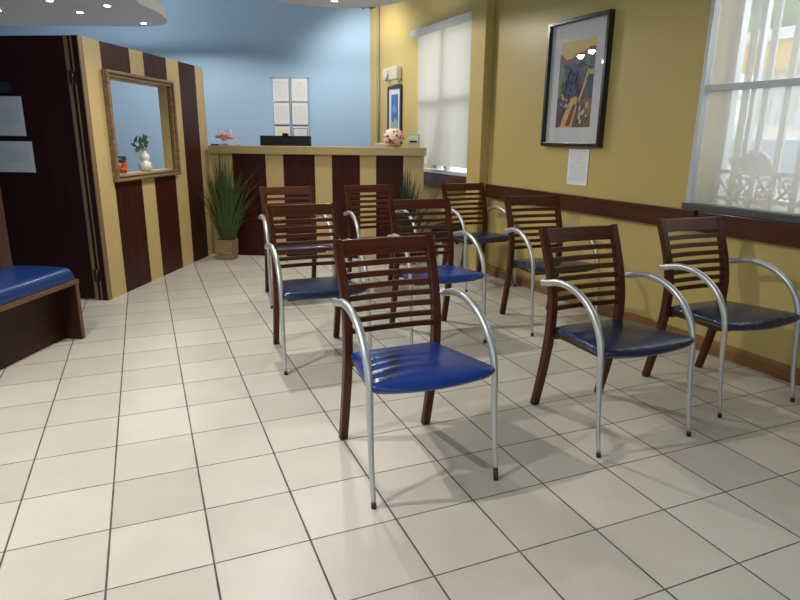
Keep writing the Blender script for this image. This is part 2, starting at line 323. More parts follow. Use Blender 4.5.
# left partition: dark wood posts and pale glass, its end post stands behind the bench
LO, LR = (-0.02, 8.08, 0), math.atan2(-0.8747, -0.4846)     # local +x runs from the end post back past the viewer
bm = B()
for x in (0, 4.2, 8.4, 12.6, 16.8): box(bm, (x, -0.22, 0), (x+0.32, 0.0, CEIL))
box(bm, (0.32, -0.2, 0), (21, -0.02, 0.5)); box(bm, (0.32, -0.2, 7.2), (21, -0.02, 7.6))
obj('wall_left', bm, wood('partition_wood', (0.055, 0.018, 0.014), (0.10, 0.034, 0.026), 0.4), loc=LO, rz=LR, kind='structure', bevel=0.015)
bm = B(); box(bm, (0.3, -0.14, 0.5), (21, -0.10, 7.2)); obj('window_4', bm, plain('pale_blue_glass_panel', (0.45, 0.62, 0.68), 0.25), loc=LO, rz=LR, kind='structure')
bm = B(); box(bm, (0.3, -0.2, 7.6), (21, -0.03, CEIL)); obj('wall_left_upper', bm, M['yellow'], loc=LO, rz=LR, kind='structure')

# baseboard and chair rail on the right wall
bm = B(); box(bm, (-10.20, -0.06, 0), (13, 0, 0.30)); obj('baseboard_right', bm, M['base'], loc=rw(0), rz=RW, kind='structure', bevel=0.015)
bm = B(); box(bm, (-15.2, -0.06, 0), (-10.98, 0, 0.30)); obj('baseboard_far', bm, M['base'], loc=rw(0), rz=RW, kind='structure', bevel=0.015)
for n, (y0, y1) in enumerate([(-8, 2.42), (2.50, 10.12), (11.0, 15.05)]):
    dz = 0.10 if n == 2 else 0; bm = B(); box(bm, (-y1, -0.13-dz, 2.42+dz), (-y0, 0, 2.83+dz)); obj('trim_%d' % (n+1), bm, M['rail'], loc=rw(0), rz=RW, kind='structure', bevel=0.012)

# ------------------------------------------------------------------ window 1 (right, near)
def window(n, y0, y1, z0, z1, mid, mull=(), sillm='alu_dark'):
    t = thing('window_%d' % n, None, None, rw(0), RW, kind='structure')
    bm = B(); f = 0.10; d0, d1 = -0.07, 0.12
    box(bm, (-y1, d0, z0+0.1), (-y1+f, d1, z1)); box(bm, (-y0-f, d0, z0), (-y0, d1, z1)); box(bm, (-y1+f, d0, z1-f), (-y0-f, d1, z1))
    if mid: box(bm, (-y1+f, 0.0, mid-0.06), (-y0-f, 0.16, mid+0.06))
    for q in mull: box(bm, (-q-0.09, 0.05, z0), (-q+0.09, 0.22, z1))
    box(bm, (-y1, WT-0.3, z0), (-y1+0.14, WT-0.1, z1)); box(bm, (-y1+0.5, WT-0.25, z0+0.1), (-y1+0.6, WT-0.12, z1))
    obj('window_frame', bm, M['alu'], t, bevel=0.01)
    bm = B(); box(bm, (-y1-0.02, -0.14, z0-0.02), (-y0+0.02, 0.3, z0+0.11)); obj('window_sill', bm, M[sillm], t, bevel=0.01)
    return t
w1 = window(1, *W1, 5.19)
bm = B(); box(bm, (-W1[1]+0.1, 0.055, W1[2]+0.1), (-W1[0]-0.1, 0.065, W1[3]-0.1)); obj('sheer_screen', bm, M['veil'], w1)
w2 = window(2, *W2, 5.55, (13.0,), 'alu')

# iron grille on the outer face of window 1
g = thing('window_grille', 'white painted iron grille with scrolls behind the sheer window screen', 'grille', rw(0), RW)
bm = B()
for i in range(11):
    y = 2.40-i*0.43; box(bm, (-y-0.06, WT-0.28, 2.9), (-y+0.06, WT-0.22, 7.9))
obj('upright_bars', bm, M['grille'], g)
bm = B()
for z in (3.55, 3.02): box(bm, (-2.7, WT-0.30, z), (2.1, WT-0.22, z+0.08))
obj('cross_rail', bm, M['grille'], g)
bm = B()
for i in range(10):
    x = -2.35+i*0.44
    for s in (-1, 1): tube(bm, [(x+s*0.02, WT-0.26, 3.08), (x+s*0.22*0.5+0.11*s, WT-0.26, 3.30), (x+s*0.42, WT-0.26, 3.54)], 0.03, 6)
    ring = [(x+0.22+0.15*math.cos(a*math.pi/6), WT-0.26, 3.32+0.17*math.sin(a*math.pi/6)) for a in range(13)]
    tube(bm, ring, 0.026, 6, cap=False)
for cx in (-2.0, -0.28, 1.44):
    for rr in (0.38, 0.24):
        tube(bm, [(cx+rr*math.cos(a*math.pi/10), WT-0.26, 3.60+rr*1.05*math.sin(a*math.pi/10)) for a in range(11)], 0.04, 6)
    prism(bm, [(cx+0.36*math.cos(a*math.pi/10), 3.60+0.37*math.sin(a*math.pi/10)) for a in range(11)], WT-0.25, WT-0.235, 'Y')
obj('scrollwork', bm, M['grille'], g)

# ------------------------------------------------------------------ roller blind on window 2
rbd = thing('roller_blind', 'white roller blind hanging creased over the window beside the reception', 'blind', rw(0, 0), RW)
bm = B(); tube(bm, [(-15.15, -0.22, 7.80), (-11.0, -0.22, 7.80)], 0.13, 16); obj('roller_tube', bm, M['white'], rbd)
bm = B(); box(bm, (-15.0, -0.26, 7.70), (-14.92, 0.0, 7.9)); obj('bracket', bm, M['alu'], rbd); bm = B(); box(bm, (-11.12, -0.26, 7.70), (-11.04, 0.0, 7.9)); obj('bracket', bm, M['alu'], rbd)
bm = B(); nx, nz_ = 60, 40; grid = []
for j in range(nz_+1):
    v = j/nz_; row = []
    for i in range(nx+1):
        u = i/nx; x = -14.72+u*3.67; z = 7.76-v*(4.52)
        k = max(0, v-0.55)/0.45
        y = -0.22+0.04*math.sin(u*9+1)*v
        crease = math.exp(-((u-0.36-0.18*(1-k))/0.05)**2)*k; y += -0.24*crease
        crease2 = math.exp(-((u-0.05-0.16*(1-k))/0.06)**2)*k; y += 0.16*crease2
        if u < 0.35: z += -0.05*k*math.sin(u/0.35*math.pi); x += 0.16*k*k*(1-u/0.35)
        z += 0.10*k*k*(1-u)*0.4
        row.append(bm.verts.new((x, y, z)))
    grid.append(row)
for j in range(nz_):
    for i in range(nx): f = bm.faces.new((grid[j][i], grid[j][i+1], grid[j+1][i+1], grid[j+1][i])); f.smooth = True
obj('blind_cloth', bm, M['blind'], rbd)

# ------------------------------------------------------------------ street outside
def street():
    bm = B(); box(bm, (14.3, -60, -0.3), (90, 60, -0.05)); obj('ground', bm, plain('street_asphalt', (0.30, 0.29, 0.28), 0.9, var=0.1, bscale=8), kind='structure')
    bm = B(); box(bm, (30.6, -2, -0.05), (38, 15.6, 7.35), 1); box(bm, (30, -2.5, 7.35), (38.4, 16, 8.65), 0); box(bm, (29.8, -2.7, 8.65), (38.6, 16.2, 9.15), 1)
    obj('street_building', bm, [plain('yellow_render', (0.85, 0.52, 0.08), 0.8), plain('white_cornice', (0.9, 0.9, 0.9), 0.8)], label='low yellow building with white cornice across the street', cat='building')
    bm = B()
    for k in range(40): y = -4+k*0.55; box(bm, (27, y, -0.05), (27.15, y+0.2, 6.2))
    for z in (0.6, 5.9): box(bm, (26.95, -4, z), (27.2, 18, z+0.22))
    obj('street_fence', bm, M['grille'], label='white railing fence in front of the yellow building', cat='fence')
    random.seed(3)
    t = thing('street_tree', 'leafy green tree rising above the yellow building outside', 'tree', (52, 24, -0.05))
    bm = B(); tube(bm, [(0, 0, 0), (0.4, 0.2, 8), (0, 0, 14)], 0.9, 10); obj('trunk', bm, plain('bark', (0.12, 0.08, 0.05), 0.9), t)
    bm = B()
    for _ in range(60):
        a, rr, z = random.random()*6.28, random.random()*11, random.uniform(9, 24)
        sphere(bm, (rr*math.cos(a), rr*math.sin(a), z), random.uniform(1.8, 3.4), 0, 1, (1, 1, random.uniform(0.6, 0.9)))
    obj('crown', bm, plain('tree_foliage', (0.16, 0.32, 0.08), 0.8, var=0.5, bscale=1.5), t)
    # parked car, built along local x, front to -x
    c = thing('parked_car', 'white car parked outside beyond the grilled window', 'car', (20.6, 8.9, -0.05), R(88))
    bm = B()
    body = [(-7.0, 1.0), (-7.1, 1.9), (-6.7, 2.5), (-3.6, 3.0), (-1.9, 4.35), (-0.6, 4.75), (2.6, 4.75), (4.6, 4.35), (6.2, 3.2), (7.0, 3.0), (7.1, 1.2), (6.6, 0.75), (-6.6, 0.75)]
    prism(bm, body, -2.7, 2.7, 'Y'); obj('body', bm, plain('white_car_paint', (0.85, 0.85, 0.86), 0.25, coat=0.5), c, bevel=0.25)
    gl = plain('car_glass', (0.20, 0.25, 0.30), 0.08)
    bm = B(); prism(bm, [(-3.2, 3.12), (-1.75, 4.30), (-0.6, 4.5), (2.6, 4.5), (4.3, 4.2), (5.4, 3.2)], -2.76, 2.76, 'Y'); obj('side_window', bm, gl, c, bevel=0.05)
    bm = B(); prism(bm, [(-3.75, 3.03), (-3.45, 3.03), (-1.85, 4.30), (-2.12, 4.30)], -2.3, 2.3, 'Y'); obj('windscreen', bm, gl, c)
    for x in (-4.5, 4.4):
        for y in (-2.75, 2.25):
            bm = B(); n = 20
            prism(bm, [(x+1.02*math.cos(6.283*k/n), 1.02+1.02*math.sin(6.283*k/n)) for k in range(n)], y, y+0.5, 'Y')
            wh = obj('wheel', bm, M['rubber'], c, bevel=0.08)
            bm = B(); prism(bm, [(x+0.6*math.cos(6.283*k/n), 1.02+0.6*math.sin(6.283*k/n)) for k in range(n)], y-0.04, y+0.54, 'Y'); obj('hubcap', bm, M['alu'], wh)
    bm = B(); box(bm, (-4.5, 2.55, 3.0-0.35), (-3.7, 2.78, 3.0-0.05)); obj('indicator_lamp', bm, plain('orange_lens', (0.9, 0.35, 0.05), 0.3), c); bm = B(); box(bm, (-6.95, 2.2, 2.05), (-6.2, 2.74, 2.35)); obj('indicator_lamp', bm, plain('orange_lens', (0.9, 0.35, 0.05), 0.3), c)
street()

# ------------------------------------------------------------------ striped booth panel with framed opening
booth = thing('wall_booth_front', None, None, PO, PR, kind='structure')
stripes = [(0.0, 0.70, 1), (0.70, 2.05, 0), (2.05, 2.77, 1), (2.77, 4.10, 0), (4.10, 4.90, 1), (4.90, 6.10, 0), (6.10, 6.73, 1)]
OX0, OX1, OZ0, OZ1 = 0.80, 4.02, 3.16, 5.62
PH, PT = 6.45, 0.28
bm = B()
for a, b_, mi in stripes:
    xs = sorted(set([a, b_]+[v for v in (OX0, OX1) if a < v < b_]))
    for x0, x1 in zip(xs, xs[1:]):
        if x0 >= OX0-1e-6 and x1 <= OX1+1e-6:
            box(bm, (x0, 0, 0), (x1, PT, OZ0), mi); box(bm, (x0, 0, OZ1), (x1, PT, PH), mi)
        else: box(bm, (x0, 0, 0), (x1, PT, PH), mi)
bmesh.ops.remove_doubles(bm, verts=bm.verts, dist=1e-5)
obj('striped_panel', bm, [M['maroon'], M['cream']], booth)
bm = B()                                    # cream lining of the opening
box(bm, (OX0-0.005, 0.01, OZ0-0.02), (OX1+0.005, PT-0.005, OZ0+0.03)); box(bm, (OX0, 0.01, OZ1-0.03), (OX1, PT-0.005, OZ1+0.01))
box(bm, (OX1-0.03, 0.01, OZ0), (OX1+0.01, PT-0.005, OZ1)); box(bm, (OX0-0.01, 0.01, OZ0), (OX0+0.03, PT-0.005, OZ1))
obj('opening_lining', bm, M['cream'], booth)
fr = thing('opening_frame', None, None); fr.parent = booth
bm = B()
fx0, fx1, fz0, fz1 = 0.63, 4.22, 3.00, 5.79
def ring_frame(bm, x0, x1, z0, z1, wd, y0, y1):
    o = [(x0, z0), (x1, z0), (x1, z1), (x0, z1)]; i_ = [(x0+wd, z0+wd), (x1-wd, z0+wd), (x1-wd, z1-wd), (x0+wd, z1-wd)]
    vs = [[bm.verts.new((x, y, z)) for x, z in ring] for ring, y in ((o, y1), (o, y0), (i_, y0), (i_, y1))]
    for a, b_ in zip(vs, vs[1:]+vs[:1]):
        for k in range(4): bm.faces.new((a[k], a[(k+1) % 4], b_[(k+1) % 4], b_[k]))
ring_frame(bm, fx0, fx1, fz0, fz1, 0.08, -0.16, 0.0); ring_frame(bm, fx0+0.08, fx1-0.08, fz0+0.06, fz1-0.06, 0.07, -0.08, 0.0); ring_frame(bm, fx0+0.13, fx1-0.15, fz0+0.11, fz1-0.12, 0.05, -0.12, 0.0)
o_ = obj('picture_frame_moulding', bm, M['gold'], booth, bevel=0.02); bpy.data.objects.remove(fr)
bm = B(); box(bm, (-0.02, 0.0, 0), (0.0, PT, PH)); obj('corner_edge', bm, M['maroon'], booth)

# booth door (faces the viewer) and its jamb
door = thing('door_1', None, None, DO, DR, kind='structure')
bm = B(); box(bm, (-5.6, 0.02, 0.03), (-0.37, 0.14, PH)); obj('door_leaf', bm, M['door_wood'], door)
bm = B(); box(bm, (-0.37, -0.01, 0), (-0.28, 0.14, PH)); box(bm, (-0.20, -0.02, 0), (-0.165, 0.14, PH)); box(bm, (-0.03, -0.01, 0), (0.0, 0.13, PH)); obj('edge_strip', bm, M['trim_beige'], door)
bm = B(); box(bm, (-0.28, 0.02, 0), (-0.20, 0.14, PH)); box(bm, (-0.165, -0.01, 0), (-0.03, 0.12, PH)); obj('jamb', bm, M['door_wood'], door)
for z in (5.35, 0.5):
    bm = B(); tube(bm, [(-0.24, -0.04, z), (-0.24, -0.04, z+0.32)], 0.045, 10); box(bm, (-0.33, -0.03, z+0.02), (-0.12, 0.0, z+0.30)); obj('hinge', bm, M['hinge'], door)
bm = B(); box(bm, (-12, 0, 0), (-5.6, 0.3, PH)); obj('wall_booth_side', bm, M['door_wood'], loc=DO, rz=DR, kind='structure')

def sheet(name, base, rz, x0, x1, z0, z1, mat_, label, cat, group=None, off=-0.012, th=0.01, tilt=0):
    cx = (x0+x1)/2; bm = B(); hw = (x1-x0)/2
    box(bm, (-hw, -th, 0), (hw, 0, z1-z0)); p = at(base, rz, cx, off, z0)
    return obj(name, bm, mat_, loc=p, rz=rz, label=label, cat=cat, group=group)
sheet('notice_sheet', DO, DR, -2.33, -1.64, 4.15, 5.08, M['paper_dim'], 'upright white printed notice on the dark door, above the wider one', 'notice')
sheet('notice_sheet', DO, DR, -2.52, -1.53, 3.27, 4.02, M['paper_dim'], 'wide white printed notice on the dark door, below the upright one', 'notice')
sheet('door_plaque', DO, DR, -2.5, -1.85, 5.16, 5.42, M['plaque'], 'small dark navy plaque above the notices on the door', 'plaque')

# things on the ledge of the booth opening
def vase():
    t = thing('porcelain_vase', 'white porcelain gourd vase with green sprigs in the booth opening', 'vase', at(PO, PR, 2.60, 0.14, OZ0+0.03), PR)
    bm = B(); lathe(bm, [(0.14, 0), (0.2, 0.05), (0.25, 0.16), (0.23, 0.27), (0.12, 0.36), (0.13, 0.39), (0.18, 0.46), (0.17, 0.54), (0.09, 0.62), (0.07, 0.67), (0.09, 0.70)], seg=24)
    body = obj('vase_body', bm, M['porcelain'], t)
    bm = B()
    for k in range(5): a = k*1.257; sphere(bm, (0.03*math.cos(a), -0.235+abs(0.03*math.sin(a))*0.2, 0.20+0.035*math.sin(a)), 0.022, 0, 1)
    obj('painted_flower', bm, M['porcelain_blue'], body)
    bm = B(); random.seed(5)
    for k in range(26):
        a = random.uniform(0, 6.28); x, z = (random.uniform(-0.5, -0.12), random.uniform(0.72, 1.12)) if k % 2 else (random.uniform(-0.05, 0.32), random.uniform(0.88, 1.22))
        y = random.uniform(-0.1, 0.1); s = random.uniform(0.05, 0.085)
        c = Vector((x, y, z)); d = Vector((math.cos(a), 0.4*math.sin(2*a), math.sin(a)))*s*2; n = d.cross(Vector((0.2, 1, 0.3))).normalized()*s*0.8
        p = [c-d, c-n, c+d, c+n]; lo = [bm.verts.new(q_) for q_ in p]; hi = [bm.verts.new(q_+Vector((0, 0.012, 0.012))) for q_ in p]
        bm.faces.new(lo); bm.faces.new(hi[::-1])
        for q_ in range(4): bm.faces.new((lo[q_], lo[(q_+1) % 4], hi[(q_+1) % 4], hi[q_]))
    for tip in ((-0.42, 0, 0.8), (-0.25, 0.05, 1.05), (0.05, 0, 1.15), (0.26, -0.04, 1.02)): tube(bm, catmull([(0, 0, 0.6), (tip[0]*0.4, tip[1], 0.8), tip], 4), 0.012, 5)
    obj('leafy_sprig', bm, plain('sprig_green', (0.05, 0.10, 0.05), 0.5, var=0.4, bscale=30), t)
    t.scale = (0.8,)*3
    t = thing('flower_pot', 'small orange flowers with dark leaves in the booth opening', 'flowers', at(PO, PR, 1.38, 0.12, OZ0+0.03), PR)
    bm = B(); lathe(bm, [(0.08, 0), (0.09, 0.06), (0.10, 0.07)], seg=14); obj('pot', bm, plain('terracotta', (0.4, 0.14, 0.06), 0.7), t)
    bm = B(); random.seed(9)
    for k in range(14): a = random.uniform(0, 6.28); rr = random.uniform(0, 0.24); sphere(bm, (rr*math.cos(a), rr*math.sin(a)*0.3-0.02, random.uniform(0.07, 0.30)), 0.075, 0, 1, (1.2, 1, 0.6))
    obj('orange_petals', bm, M['orange'], t)
    bm = B()
    for k in range(12): a = k*0.52; sphere(bm, (0.12*math.cos(a)-0.03, 0.08*math.sin(a)+0.03, 0.36+0.07*math.sin(k*2.0)), 0.075, 0, 1, (1.3, 0.8, 0.5))
    obj('leaves', bm, M['leaf_dark'], t)
vase()

# ------------------------------------------------------------------ reception counter
counter = thing('reception_counter', 'striped maroon and cream reception counter with a beige top', 'counter', CO, CR)
CL = 7.62
cs = [(0.0, 0.85, 1), (0.85, 2.05, 0), (2.05, 2.68, 1), (2.68, 3.80, 0), (3.80, 4.40, 1), (4.40, 5.38, 0), (5.38, 5.94, 1), (5.94, 6.88, 0), (6.88, CL-0.05, 1)]
bm = B()
for a, b_, mi in cs: box(bm, (a, 0.12, 0.0), (b_, 0.4, 3.60), mi)
bmesh.ops.remove_doubles(bm, verts=bm.verts, dist=1e-5)
obj('striped_front', bm, [M['maroon'], M['cream']], counter)
bm = B(); box(bm, (0.05, 0, 3.60), (CL, 0.95, 3.87)); obj('raised_top', bm, M['counter_top'], counter, bevel=0.015)
bm = B(); box(bm, (0.25, 0.4, 2.3), (CL-1.2, 2.4, 2.42)); obj('desk_top', bm, M['counter_top'], counter)
bm = B(); box(bm, (CL-1.3, 0.4, 0), (CL-1.2, 2.4, 2.3)); obj('end_panel', bm, M['cream'], counter); bm = B(); box(bm, (0.25, 0.4, 0), (0.35, 2.4, 2.3)); obj('end_panel', bm, M['cream'], counter)

# monitor standing on the desk behind the counter
mo = thing('computer_monitor', 'black computer monitor seen from behind over the reception counter', 'monitor', at(CO, CR, 2.42, 1.35, 2.42), CR)
bm = B(); box(bm, (-0.95, 0, 0.45), (0.95, 0.12, 1.80)); box(bm, (-0.6, -0.1, 0.7), (0.6, 0.0, 1.5)); obj('screen_housing', bm, M['monitor'], mo, bevel=0.03)
bm = B(); box(bm, (-0.13, -0.04, 0.1), (0.13, 0.06, 0.8)); obj('stand', bm, M['monitor'], mo)
bm = B(); lathe(bm, [(0.4, 0), (0.4, 0.05), (0.15, 0.1)], seg=24); obj('base', bm, M['monitor'], mo)
bm = B(); box(bm, (-0.09, -0.06, 1.80), (0.11, 0.12, 1.89)); obj('webcam', bm, M['black'], mo, bevel=0.02)

# ornaments on the counter top
CT = 3.87
t = thing('flamingo_ornament', 'cluster of pink and white flamingo figures on the reception counter', 'ornament', at(CO, CR, 0.52, 0.35, CT), CR)
bm = B(); lathe(bm, [(0.14, 0), (0.14, 0.04), (0.02, 0.05)], seg=16); obj('base', bm, M['glass'], t)
bm = B()
for k, (x, z) in enumerate([(-0.22, 0.30), (-0.05, 0.34), (0.12, 0.30), (0.0, 0.22), (0.22, 0.27)]):
    sphere(bm, (x, 0, z), 0.085, 0, 2, (1.3, 0.8, 0.8))
obj('pink_bodies', bm, M['pink'], t)
bm = B()
for x in (-0.20, -0.02, 0.10, 0.24): tube(bm, catmull([(x, 0, 0.33), (x+0.03, 0, 0.45), (x-0.01, 0, 0.54), (x-0.06, 0, 0.50)], 4), 0.018, 6)
for x in (-0.14, 0.0, 0.12): tube(bm, [(x*0.3, 0, 0.04), (x, 0, 0.28)], 0.012, 5)
obj('necks', bm, M['porcelain'], t)
t = thing('quill_pen', 'white quill pen leaning in a small holder on the counter', 'pen', at(CO, CR, 1.02, 0.35, CT), CR)
bm = B(); lathe(bm, [(0.10, 0), (0.09, 0.03), (0.03, 0.05)], seg=14); obj('holder', bm, M['white_plastic'], t)
bm = B(); prism(bm, [(-0.01, 0.03), (0.03, 0.03), (-0.03, 0.30), (-0.16, 0.60), (-0.22, 0.56), (-0.13, 0.30)], -0.01, 0.01, 'Y'); obj('feather', bm, M['white'], t)
bm = B(); box(bm, (-0.13, -0.04, 0), (0.17, 0.02, 0.05)); obj('pen_tray', bm, M['black'], loc=at(CO, CR, 0.22, 0.2, CT), rz=CR, bevel=0.01, label='small black tray at the booth end of the counter top', cat='tray')
t = thing('flower_bowl', 'round white bowl decorated with red and pink flowers on the counter', 'bowl', at(CO, CR, 6.50, 0.42, CT), CR)
bm = B(); lathe(bm, [(0.16, 0), (0.28, 0.08), (0.35, 0.26), (0.33, 0.44), (0.22, 0.58), (0.10, 0.62)], seg=28)
random.seed(1)
for k in range(40):
    a = random.uniform(3.2, 6.2); z = random.uniform(0.10, 0.54); rr = 0.335 if 0.15 < z < 0.42 else 0.27
    sphere(bm, (rr*math.cos(a), rr*math.sin(a), z), random.uniform(0.035, 0.065), random.choice((0, 1, 1, 2, 2, 3)), 1, (1.1, 0.8, 0.9))
obj('flowered_bowl', bm, [M['cream_petal'], M['red_flower'], M['pink'], M['leaf']], t)
t = thing('card_holder', 'white card holder with a printed card beside the flower bowl', 'card holder', at(CO, CR, 7.20, 0.3, CT), CR)
bm = B(); box(bm, (-0.20, -0.02, 0), (0.20, 0.14, 0.46)); obj('holder', bm, M['white_plastic'], t, bevel=0.01)
bm = B(); box(bm, (-0.15, -0.035, 0.16), (0.15, -0.02, 0.40)); obj('card', bm, M['paper_warm'], t)
bm = B(); box(bm, (-0.13, -0.04, 0.17), (0.12, -0.034, 0.23)); obj('card_stripe', bm, M['black'], t)
bm = B(); box(bm, (-0.18, -0.1, 0), (0.18, 0.14, 0.10)); box(bm, (-0.15, -0.07, 0.10), (0.15, 0.10, 0.13), 1)
obj('note_block', bm, [plain('lilac_card', (0.55, 0.38, 0.45), 0.6), M['white']], loc=at(CO, CR, 6.02, 0.55, CT), rz=CR, label='low lilac note block on the counter by the wall cable', cat='note block')

# ------------------------------------------------------------------ document rack on the back wall
rk = thing('document_rack', 'clear rack of hanging document pockets on the blue wall', 'rack', at(KO, KR, -3.68, -0.02, 3.4), KR)
bm = B(); tube(bm, [(-0.84, -0.05, 3.27), (0.86, -0.05, 3.27)], 0.018, 8)
for x in (-0.84, 0.86): sphere(bm, (x, -0.05, 3.27), 0.045)
obj('rod', bm, M['alu'], rk)
bm = B(); box(bm, (-0.74, -0.03, 0.1), (-0.72, -0.01, 3.27)); box(bm, (0.78, -0.03, 0.1), (0.80, -0.01, 3.27)); box(bm, (0.02, -0.03, 0.1), (0.05, -0.01, 3.27)); obj('strap', bm, M['alu'], rk)
rack0 = (*at(KO, KR, -3.68, -0.02)[:2], 0)
k = 0
for row, (z0, z1) in enumerate(((5.69, 6.62), (4.72, 5.62), (3.74, 4.62))):
    for col_, (x0, x1) in enumerate(((-0.72, -0.03), (0.10, 0.80))):
        nm = [['with grey text, top row toward the booth', 'with grey text, top row toward the window'], ['in middle row toward the booth', 'in middle row toward the window'], ['with cream ground, half hidden by the monitor', 'with a blue border, half hidden by the monitor']][row][col_]
        blue = row == 2 and col_ == 1
        s_ = thing('document_sheet', 'white document in the wall rack '+nm, 'document', at(rack0, KR, (x0+x1)/2, -0.05, z0), KR, group='documents in the wall rack')
        hw = (x1-x0)/2; bm = B(); box(bm, (-hw, -0.012, 0), (hw, 0, z1-z0)); obj('page', bm, M['paper_warm'] if (row == 2 and not blue) else M['paper'], s_)
        bm = B(); box(bm, (-hw-0.01, -0.03, -0.03), (hw+0.01, 0.012, 0.03)); obj('pocket_edge', bm, M['alu'], s_)
        if blue:
            bm = B(); ring_frame(bm, -hw+0.02, hw-0.02, 0.05, z1-z0-0.06, 0.035, -0.018, -0.012); obj('border', bm, M['paper_blue'], s_)

# ------------------------------------------------------------------ framed pictures
pic = thing('framed_painting', 'large black framed colourful landscape print on the yellow wall', 'picture', rw(6.43, 4.02), RW)
PW, PHt = 1.085, 3.03
bm = B(); ring_frame(bm, -PW, PW, 0, PHt, 0.09, -0.16, 0.0); obj('frame', bm, M['black'], pic, bevel=0.012)
bm = B(); box(bm, (-PW+0.05, -0.06, 0.05), (PW-0.05, -0.01, PHt-0.05)); obj('mount', bm, M['mat'], pic)
cols = {'y': (0.62, 0.42, 0.12), 'r': (0.22, 0.02, 0.03), 'b': (0.03, 0.05, 0.16), 't': (0.05, 0.13, 0.13), 'g': (0.12, 0.20, 0.13), 'p': (0.10, 0.03, 0.08), 'w': (0.55, 0.52, 0.42), 'o': (0.24, 0.09, 0.035), 'k': (0.03, 0.025, 0.03), 'd': (0.09, 0.08, 0.05)}
key = list(cols); mats_ = [plain('print_ink_'+n_, cols[q_], 0.5, var=0.2, bscale=60) for q_, n_ in zip(key, ('ochre', 'crimson', 'navy', 'teal', 'green', 'plum', 'ivory', 'rust', 'black', 'olive'))]
bm = B(); px0, px1, pz0, pz1 = -0.63, 0.63, 0.47, 2.52
layer = [0]
def patch(pts, c):
    layer[0] += 1; y = -0.062-layer[0]*0.0003
    P_ = [(px0+(px1-px0)*u, pz0+(pz1-pz0)*v) for u, v in pts]; prism(bm, P_, y, y+0.004, 'Y', key.index(c))
patch([(0, 0), (1, 0), (1, 1), (0, 1)], 'y')
patch([(0, 0), (1, 0), (1, .90), (.85, .91), (.7, .86), (.5, .85), (.35, .80), (.2, .79), (.08, .85), (0, .86)], 'r')
patch([(0, 0), (1, 0), (1, .84), (.85, .86), (.68, .81), (.45, .78), (.3, .755), (.15, .75), (0, .81)], 't')
patch([(0, 0), (1, 0), (1, .72), (.75, .70), (.4, .76), (.1, .75), (0, .70)], 'b')
patch([(0, .35), (.12, .36), (.20, .5), (.17, .66), (.10, .74), (0, .70)], 'g')
patch([(.72, .66), (.84, .66), (.86, .84), (.78, .86), (.72, .80)], 'g')
patch([(.48, .42), (.66, .40), (.80, .60), (.66, .66), (.50, .62)], 'p')
patch([(.80, .36), (1, .34), (1, .62), (.88, .60)], 'b'); patch([(.82, .66), (1, .62), (1, .82), (.9, .80)], 't')
patch([(0, 0), (.32, 0), (.5, .25), (.42, .38), (.15, .40), (0, .34)], 'p')
patch([(.16, .06), (.26, .05), (.60, .33), (.56, .36), (.4, .34)], 'y'); patch([(.1, 0), (.48, 0), (.62, .30), (.52, .30)], 'y')
patch([(.52, 0), (1, 0), (1, .32), (.80, .34), (.68, .30)], 'o'); patch([(.56, 0), (.98, 0), (.95, .16), (.7, .18)], 'd')
patch([(.60, .28), (.66, .30), (.86, .58), (.98, .62), (1, .66), (.82, .64), (.80, .60)], 'y'); patch([(.84, .60), (1, .60), (1, .625), (.84, .66), (.9, .7), (.84, .7)], 'y')
patch([(.28, .02), (.42, .02), (.56, .26), (.5, .28)], 'r')
random.seed(11)
for k in range(22):
    u, v = (random.uniform(.12, .40), random.uniform(.16, .37)) if k % 2 else (random.uniform(.66, .88), random.uniform(.05, .26))
    s_ = random.uniform(.018, .035); patch([(u-s_, v-s_*.4), (u+s_*.5, v-s_), (u+s_, v+s_*.6), (u-s_*.2, v+s_)], 'w')
for k in range(16):
    u, v = random.uniform(.05, .95), random.uniform(.02, .72); s_ = random.uniform(.01, .02); patch([(u-s_, v-s_*2), (u+s_, v-s_), (u+s_*1.4, v+s_*2), (u-s_*.2, v+s_)], 'k')
for k in range(34):
    u, v = random.uniform(.04, .96), random.uniform(.30, .74); s_ = random.uniform(.012, .035); patch([(u-s_, v-s_*.5), (u+s_*.3, v-s_*.8), (u+s_*1.3, v+s_*0.3), (u-s_*.2, v+s_*.7)], random.choice('kktbgpdr'))
for k in range(14):
    u, v = random.uniform(.22, .62), random.uniform(.42, .72); s_ = random.uniform(.015, .03); patch([(u-s_, v-s_), (u+s_, v-s_*1.4), (u+s_*1.2, v+s_*0.6), (u-s_*.4, v+s_)], 'k' if k % 3 else 't')
bm.verts.ensure_lookup_table()
obj('art_print', bm, mats_, pic)
bm = B(); bm.faces.new([bm.verts.new(v_) for v_ in ((-PW+0.08, -0.10, 0.08), (PW-0.08, -0.10, 0.08), (PW-0.08, -0.10, PHt-0.08), (-PW+0.08, -0.10, PHt-0.08))])
gm = bpy.data.materials.new('picture_glass'); gm.use_nodes = True; nt = gm.node_tree; nt.nodes.clear()
o1 = nt.nodes.new('ShaderNodeOutputMaterial'); gl = nt.nodes.new('ShaderNodeBsdfGlossy'); gl.inputs['Roughness'].default_value = 0.01; tp = nt.nodes.new('ShaderNodeBsdfTransparent'); mxs = nt.nodes.new('ShaderNodeMixShader'); fz = nt.nodes.new('ShaderNodeLayerWeight'); fz.inputs[0].default_value = 0.10
nt.links.new(fz.outputs['Facing'], mxs.inputs[0]); nt.links.new(tp.outputs[0], mxs.inputs[1]); nt.links.new(gl.outputs[0], mxs.inputs[2]); nt.links.new(mxs.outputs[0], o1.inputs[0])
obj('glazing', bm, gm, pic)

